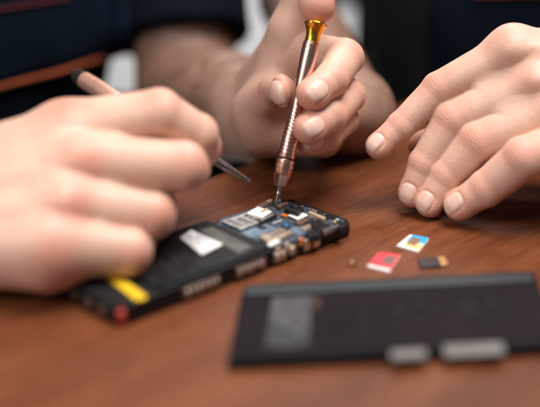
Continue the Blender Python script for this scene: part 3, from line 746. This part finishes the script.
sh = quadpart('shield_can', [(258.5, 236), (281, 226.6), (293, 232), (270, 243)], 7.5, 9.4, M['shield'], 0.4)
box('slot', 86.5, 8.0, 97.5, 9.4, 9.4, 9.45, M['chip'], 0.02, parent=sh)
for k in range(4): box('slot', 87.5+2.6*k, 11.2, 89.2+2.6*k, 12.4, 9.4, 9.45, M['chip'], 0.02, parent=sh)
quadpart('brown_shield', [(294, 222), (304, 217.4), (309.5, 219.8), (299.5, 224.6)], 7.5, 9.0, M['brown_shield'], 0.2)
quadpart('tan_shield', [(300, 227.5), (309, 223.5), (313, 225.4), (304, 229.8)], 7.5, 8.9, M['shield'], 0.2)
quadpart('white_film', [(267, 243.6), (278, 239.5), (281, 241), (270, 246.3)], 8.9, 9.3, M['white'], 0.1)
p = G(285.5, 224.5, 9.0); lathe_obj('blue_plug', [(-1.5, 2.1), (0.1, 2.1), (0.4, 1.7), (0.2, 1.2)], p, (0, 0, 1), M['bluepart'], board, 28)
mt = G(313, 232.5, 9.4); mo = lathe_obj('vibration_motor', [(-3.1, 3.5), (-0.4, 3.5), (0, 3.2), (0.05, 1.0)], mt, (0, 0, 1), M['chip'], phone, 36)
quadpart('gold_rail', [(308, 212.3), (310, 210.8), (326, 217.3), (324, 218.8)], 7.5, 9.3, M['tan'], 0.2)
quadpart('dark_module', [(310, 224), (319, 219.3), (331, 225), (321, 230.5)], 7.5, 9.6, M['chip'], 0.3)
for k in range(5): quadpart('gold_contact', [(323+3.2*k, 229.6-1.3*k), (324.6+3.2*k, 228.8-1.3*k), (326.2+3.2*k, 230.0-1.3*k), (324.6+3.2*k, 231-1.3*k)], 7.5, 9.8, M['silver'], 0.15)
quadpart('speaker', [(333, 222.5), (339.5, 219.5), (347, 224), (340.5, 228)], 6.3, 9.4, M['black'], 0.5)
for px, py, m in ((283, 238, 'contact'), (287, 243.5, 'tan'), (301, 238.5, 'flex'), (292, 247, 'shield'), (335, 222, 'brass'), (278, 247.5, 'tan')):
    p = G(px, py, 8.2); lathe_obj('screw', [(-3.1, 1.1), (-0.5, 1.2), (0.1, 1.0), (0.35, 0.5), (0.1, 0.2)], p, (0, 0, 1), M[m], phone, 18)
box('side_clip', 97, -1.7, 101.2, -0.35, 1.8, 7.4, M['shield'], 0.35)
box('side_clip', 102.6, -1.7, 107, -0.35, 1.8, 7.8, M['silver'], 0.35)
box('side_clip', 88, -1.7, 92.5, -0.35, 2.2, 7.0, M['brown_shield'], 0.35)
# small components: one mesh of each kind, copied
def unit(mat, w, l, h, caps):
    bm = bmesh.new(); prism(bm, [(-w/2, -l/2), (w/2, -l/2), (w/2, l/2), (-w/2, l/2)], 0, h, 0.08, 1)
    return bm, M[mat]
protos = []
for mt_, w_, l_, h_ in (('tan', 0.9, 0.5, 0.5), ('chip', 2.4, 1.8, 0.7), ('silver', 0.8, 1.3, 0.6), ('contact', 1.0, 0.6, 0.4), ('white', 0.6, 0.9, 0.4), ('bluepart', 1.4, 1.0, 0.6), ('chip', 1.3, 0.7, 0.6), ('shield', 1.6, 1.2, 0.6)):
    me_bm, mm = unit(mt_, w_, l_, h_, 0)
    for v_ in me_bm.verts: v_.co *= MM
    me = bpy.data.meshes.new('component'); me_bm.to_mesh(me); me_bm.free(); me.materials.append(mm); protos.append(me)
borg = origin_of(board); cnt = 0
forbid = [(82, 24.5, 99.5, 38.5), (83, 5.5, 100, 16), (98, 27, 112, 42), (111, 17, 120, 26), (110, -2, 119, 9)]
while cnt < 98:
    u0 = 82+1.1*int(rng.integers(0, 40)); v0 = 2+1.1*int(rng.integers(0, 37)); kind = int(rng.integers(len(protos))); al = int(rng.integers(2)); num = int(rng.integers(2, 7)); pitch = (1.2, 2.6, 1.2, 1.2, 1.1, 1.7, 1.4, 1.9)[kind]
    for k in range(num):
        u, v = (u0+k*pitch, v0) if al else (u0, v0+k*pitch)
        if cnt >= 98 or u > 125.5 or v > 41.5 or any(a <= u <= c_ and b_ <= v <= d_ for a, b_, c_, d_ in forbid): break
        o = bpy.data.objects.new('component', protos[kind]); COL.objects.link(o); o.parent = board
        pp = np.array([*PH(u, v), 7.5])-borg; o.location = Vector(pp*MM); o.rotation_euler = (0, 0, ua+(math.pi/2)*al); cnt += 1
V = []; Fc = []
for _ in range(1300):
    u = 82+0.9*int(rng.integers(0, 48)); v = 2+0.9*int(rng.integers(0, 43))
    c0 = PH(u, v); s_ = rng.uniform(0.14, 0.32); h_ = rng.uniform(0.15, 0.35); i = len(V)
    for z_ in (7.5, 7.5+h_):
        for a_, b_ in ((-1, -1), (1, -1), (1, 1), (-1, 1)): V.append((*(c0+pu*s_*a_+pv*s_*b_*0.7), z_))
    Fc += [(i+4, i+5, i+6, i+7), (i, i+1, i+5, i+4), (i+1, i+2, i+6, i+5), (i+2, i+3, i+7, i+6), (i+3, i, i+4, i+7)]
so = mk('solder_dots', V, Fc, M['silver'], board, smooth=False); so['kind'] = 'stuff'

# ------------------------------------------------------------------ phone back cover in the foreground
Q0 = [G(227, 372, 0)[:2], G(560, 355, 0)[:2], G(534, 269.5, 4.5)[:2], G(244, 283.5, 4.5)[:2]]
def CV(s, t): return (Q0[0]*(1-s)+Q0[1]*s)*(1-t)+(Q0[3]*(1-s)+Q0[2]*s)*t
cov = thing('phone_cover', 'removed black phone back cover with grey print, lying in the blurred foreground', 'phone cover', (*CV(0.5, 0.5), 0))
def cpart(name, s0, t0, s1, t1, z0, z1, mat, bev=0.3, rnd=0.0, par=None):
    pts = [CV(s0, t0), CV(s1, t0), CV(s1, t1), CV(s0, t1)]
    if rnd:
        o = []
        for i in range(4):
            a, b_, c_ = pts[i-1], pts[i], pts[(i+1) % 4]
            p0 = b_+nrm(a-b_)*rnd; p1 = b_+nrm(c_-b_)*rnd
            for k in np.linspace(0, 1, 6): o.append((p0*(1-k)+b_*k)*(1-k)+(b_*(1-k)+p1*k)*k)
        pts = o
    bm = bmesh.new(); prism(bm, pts, z0, z1, min(bev, (z1-z0)*0.45), 2); return bm_obj(name, bm, mat, par or cov, smooth=True)
cpart('shell', 0, 0, 1, 1, 0.02, 4.2, M['coverdark'], 1.0, 3.0)
cpart('inner_panel', 0.012, 0.02, 0.988, 0.80, 4.0, 4.6, M['cover'], 0.25, 1.5)
cpart('edge_band', 0.012, 0.825, 0.985, 0.955, 4.0, 4.62, M['coverband'], 0.3, 1.5)
cpart('printed_patch', 0.105, 0.12, 0.235, 0.76, 4.61, 4.75, M['coverprint'], 0.03, 1.0)
cpart('brown_mark', 0.243, 0.58, 0.262, 0.74, 4.61, 4.72, M['cover_mark'], 0.03)
for s0, t0, s1, t1 in ((0.50, 0.42, 0.535, 0.58), (0.565, 0.50, 0.60, 0.62), (0.615, 0.44, 0.64, 0.56), (0.72, 0.36, 0.765, 0.60), (0.80, 0.48, 0.835, 0.60), (0.385, 0.40, 0.41, 0.52), (0.385, 0.22, 0.41, 0.34)):
    cpart('rubber_pad', s0, t0, s1, t1, 4.6, 4.95, M['coverdark'], 0.1, 1.0)
cpart('pale_tab', 0.482, -0.08, 0.588, 0.02, 3.9, 4.72, M['tab'], 0.1, 0.5)
cpart('pale_tab', 0.642, -0.08, 0.822, 0.05, 3.9, 4.72, M['tab'], 0.1, 0.5)

# ------------------------------------------------------------------ sim cards, memory card, loose screw
def card(name, label, cat, pix, z, mats, group=None):
    P = [G(*p, z)[:2] for p in pix]
    c_ = sum(P)/4; root = thing(name, label, cat, (*c_, 0), group)
    f = lambda s, t: (P[0]*(1-s)+P[3]*s)*(1-t)+(P[1]*(1-s)+P[2]*s)*t
    def part(nm, pts, z0, z1, mat, bev=0.12):
        bm = bmesh.new(); prism(bm, [f(*p) for p in pts][::-1], z0, z1, bev, 2); o_ = bm_obj(nm, bm, mat, root, smooth=True)
        b3 = bmesh.new(); b3.from_mesh(o_.data); bmesh.ops.recalc_face_normals(b3, faces=b3.faces[:]); b3.to_mesh(o_.data); b3.free(); return o_
    return root, part
# s runs along the bottom-left -> bottom-right side, t goes to the far side
rt_, part = card('sim_card', 'small red and white SIM card lying next to the loose brass screw', 'sim card', [(367, 264.5), (378.5, 250.5), (401.5, 253.5), (389.5, 270)], 1.6, None)
part('card', [(0, 0), (1, 0), (1, 1), (0.12, 1), (0, 0.88)], 0.02, 0.95, M['simwhite'])
part('print', [(0.01, 0.12), (0.99, 0.12), (0.99, 0.99), (0.12, 0.99), (0.01, 0.87)], 0.96, 1.1, M['simred'], 0.03)
part('contact_pad', [(0.46, 0.34), (0.90, 0.34), (0.90, 0.82), (0.46, 0.82)], 1.11, 1.18, M['pad_grey'], 0.02)
rt_, part = card('sim_card', 'small blue, yellow and white SIM card lying nearest the fingertips', 'sim card', [(396.5, 244), (410, 233), (430.5, 236.5), (418.5, 250)], 1.6, None)
part('card', [(0, 0), (1, 0), (1, 0.88), (0.88, 1), (0, 1)], 0.02, 0.95, M['simwhite'])
part('print', [(0.16, 0.50), (0.98, 0.50), (0.98, 0.87), (0.87, 0.985), (0.16, 0.985)], 0.96, 1.1, M['simblue'], 0.03)
part('side_print', [(0.30, 0.10), (0.98, 0.10), (0.98, 0.495), (0.30, 0.495)], 0.96, 1.1, M['simyellow'], 0.03)
part('contact_pad', [(0.26, 0.26), (0.70, 0.26), (0.70, 0.78), (0.26, 0.78)], 1.11, 1.18, M['pad_tan'], 0.02)
rt_, part = card('memory_card', 'tiny black memory card with a tan end lying by the cover', 'memory card', [(420, 266.5), (417.5, 258.5), (444, 255), (449.5, 264.5)], 1.2, None)
part('card', [(0, 0), (0.74, 0), (0.74, 1), (0, 1)], 0.02, 1.1, M['chip'])
part('contact_end', [(0.742, 0.03), (1.0, 0.10), (1.0, 0.92), (0.742, 0.97)], 0.02, 1.0, M['contact'])
p = G(352, 265.5, 0)
sc_ = thing('loose_screw', 'tiny brass screw lying loose left of the red card', 'screw', p)
lathe_obj('head', [(0, 0.9), (0.1, 1.5), (0.9, 1.7), (1.3, 1.4), (1.45, 0.6)], p+[0, 0, 0.9], (0.25, 0.1, 0.95), M['brass'], sc_, 24)
lathe_obj('shank', [(-1.8, 0.35), (-1.5, 0.7), (-1.1, 0.55), (-0.8, 0.75), (-0.4, 0.6), (0, 0.75)], p+[0, 0, 0.9], (0.25, 0.1, 0.95), M['brass'], sc_, 16)

# ------------------------------------------------------------------ screwdriver
TIP = G(275.5, 205.5, 8.6); TOP = W(316.2, 22, 473)
ax = TOP-TIP; Ld = np.linalg.norm(ax); ax = nrm(ax)
sy = lambda y: (205.5-y)/(205.5-22)*Ld
sd_ = thing('screwdriver', 'rose copper precision screwdriver with orange gold cap held upright over the circuit board', 'screwdriver', TIP)
lathe_obj('bit', [(0, 0.35), (0.6, 0.75), (4.2, 0.9), (4.5, 1.15), (6.0, 1.2), (6.3, 1.0), (7.2, 1.0), (7.4, 1.25), (sy(186), 1.3)], TIP, ax, M['steel'], sd_, 24)
pr = [(sy(186.5), 2.2), (sy(186), 2.55), (sy(176), 3.75), (sy(175.2), 4.0)]
pr += [(sy(173.6), 4.05), (sy(173.2), 3.75), (sy(172.6), 3.75), (sy(172.2), 4.1), (sy(169), 4.15), (sy(168.6), 3.8), (sy(168), 3.8), (sy(167.6), 4.2), (sy(164.5), 4.2), (sy(164.1), 3.85), (sy(163.5), 3.85), (sy(163.1), 4.2), (sy(160), 4.15), (sy(159.5), 3.9)]
lathe_obj('chuck', pr, TIP, ax, M['copper'], sd_, 56, 1.08)
lathe_obj('neck', [(sy(159.6), 3.3), (sy(157.8), 3.3)], TIP, ax, M['darksteel'], sd_, 40)
pr = [(sy(158), 3.6), (sy(157.6), 3.85)]; y = 156.5
rad = lambda y: np.interp(y, [22, 38, 46, 60, 80, 95, 108, 120, 135, 157], [3.6, 3.6, 3.75, 3.65, 3.35, 3.1, 3.0, 3.2, 3.65, 3.88])
while y > 106:
    r_ = rad(y); pr += [(sy(y), r_), (sy(y-2.3), r_), (sy(y-2.6), r_-0.28), (sy(y-3.1), r_-0.28), (sy(y-3.4), r_)]; y -= 3.7
for yy in np.linspace(104, 49, 18): pr.append((sy(yy), rad(yy)))
pr += [(sy(48.6), 3.72), (sy(48.3), 3.45), (sy(47.7), 3.45), (sy(47.4), 3.75), (sy(45.5), 3.78), (sy(45.2), 3.5), (sy(44.6), 3.5), (sy(44.3), 3.75), (sy(42.8), 3.72), (sy(42.4), 3.3)]
lathe_obj('handle', pr, TIP, ax, M['copper'], sd_, 56, 1.08)
lathe_obj('cap', [(sy(42.6), 3.2), (sy(42.2), 3.45), (sy(37), 3.4), (sy(33), 3.7), (sy(29), 4.35), (sy(26.3), 5.0), (sy(25.6), 5.35), (sy(23.6), 5.45), (sy(22.9), 5.2), (sy(22.6), 4.6)], TIP, ax, M['gold'], sd_, 56)

# ------------------------------------------------------------------ tweezers
tw0 = W(76, 75, 532); tw1 = W(250, 182.5, 459)
tz = thing('tweezers', 'slim steel tweezers with a copper toned end held in the blurred near hand', 'tweezers', tw1)
ax2 = nrm(tw1-tw0); LT = np.linalg.norm(tw1-tw0); side = nrm(np.cross(ax2, nrm(CAM-tw1))); nn = np.cross(side, ax2)
def prong(sg, mat, s0, s1, name):
    prof = []
    for k in range(25):
        t = s0+(s1-s0)*k/24; gap = 0.4+1.7*math.sin(math.pi*min(1, max(0, (1-t)*0.92)))**0.8*(1 if t > 0.04 else 0.6); w_ = np.interp(t, [0, 0.25, 0.6, 0.85, 1], [4.4, 4.6, 3.4, 1.6, 0.35]); h_ = np.interp(t, [0, 0.6, 0.9, 1], [1.1, 1.05, 0.85, 0.4])
        prof.append((t, gap, w_, h_))
    V = []; Fc = []
    for t, gap, w_, h_ in prof:
        c_ = tw0+ax2*LT*t+side*sg*gap
        for a_, b_ in ((-1, -1), (1, -1), (1, 1), (-1, 1)): V.append(c_+side*h_*a_+nn*w_*0.5*b_)
    for i in range(24):
        for k in range(4): Fc.append((i*4+k, i*4+(k+1) % 4, (i+1)*4+(k+1) % 4, (i+1)*4+k))
    Fc += [(3, 2, 1, 0), (96, 97, 98, 99)]
    o_ = mk(name, V, Fc, mat, tz, smooth=False)
    b3 = bmesh.new(); b3.from_mesh(o_.data); bmesh.ops.recalc_face_normals(b3, faces=b3.faces[:]); bmesh.ops.bevel(b3, geom=b3.edges[:], offset=0.00012, segments=1, affect='EDGES'); b3.to_mesh(o_.data); b3.free()
prong(1, M['tweezer'], 0.30, 1, 'prong'); prong(-1, M['tweezer'], 0.30, 1, 'prong')
M['grip'] = simple('tan_copper', (0.50, 0.27, 0.20), 0.45, 0.5, var=0.05, scale=300)
lathe_obj('grip', [(6.5, 3.6), (7.2, 4.5), (20, 4.8), (34, 4.2), (36, 3.6)], tw0, ax2, M['grip'], tz, 28)
lathe_obj('end_cap', [(-1, 2.0), (0, 3.4), (2, 4.2), (6.6, 4.4), (7.0, 3.8)], tw0, ax2, M['darksteel'], tz, 28)

# ------------------------------------------------------------------ light
def area(name, loc, target, size, energy, col, size_y=None):
    l = bpy.data.lights.new(name, 'AREA'); l.shape = 'RECTANGLE'; l.size = size; l.size_y = size_y or size; l.energy = energy; l.color = col
    o = bpy.data.objects.new(name, l); COL.objects.link(o); o.location = Vector(loc)
    o.rotation_euler = (Vector(target)-Vector(loc)).to_track_quat('-Z', 'Y').to_euler(); return o
area('overhead_light', (0.26, -0.04, 1.12), (0.0, -0.04, 0.02), 0.65, 20, (1.0, 0.965, 0.93))
area('window_light', (-0.95, -1.05, 1.40), (0.02, 0.02, 0.03), 0.9, 14, (1.0, 0.97, 0.95), 0.8)
area('side_window_light', (-0.95, -0.62, 0.45), (0.0, 0.0, 0.05), 0.22, 2.4, (1.0, 0.97, 0.95), 0.8)
area('wall_fill_light', (0.3, 0.95, 0.9), (0.1, 1.6, -0.3), 0.8, 21, (1.0, 0.97, 0.95))  # added fill lamp, aimed at the back wall only to brighten it
wd = bpy.data.worlds.new('World'); S.world = wd; wd.use_nodes = True
bg = wd.node_tree.nodes['Background']; bg.inputs['Color'].default_value = (0.92, 0.95, 1.0, 1); bg.inputs['Strength'].default_value = 0.075

# ------------------------------------------------------------------ camera
cd = bpy.data.cameras.new('Camera'); co = bpy.data.objects.new('Camera', cd); COL.objects.link(co)
cd.sensor_width = 36; cd.lens = 36*FPX/540; cd.clip_start = 0.02; cd.clip_end = 50
co.location = Vector(CAM*MM); co.rotation_euler = (math.pi/2-TH, 0, 0)
cd.dof.use_dof = True; cd.dof.focus_distance = 0.487; cd.dof.aperture_fstop = cd.lens/20.5; cd.dof.aperture_blades = 0
S.camera = co
S.view_settings.view_transform = 'Standard'; S.view_settings.look = 'None'; S.view_settings.exposure = 0.18; S.view_settings.gamma = 1
S.render.engine = 'CYCLES'
S.cycles.use_denoising = True
try: S.cycles.denoiser = 'OPENIMAGEDENOISE'; S.cycles.denoising_input_passes = 'RGB_ALBEDO_NORMAL'
except Exception: pass
S.cycles.max_bounces = 8; S.cycles.sample_clamp_indirect = 6
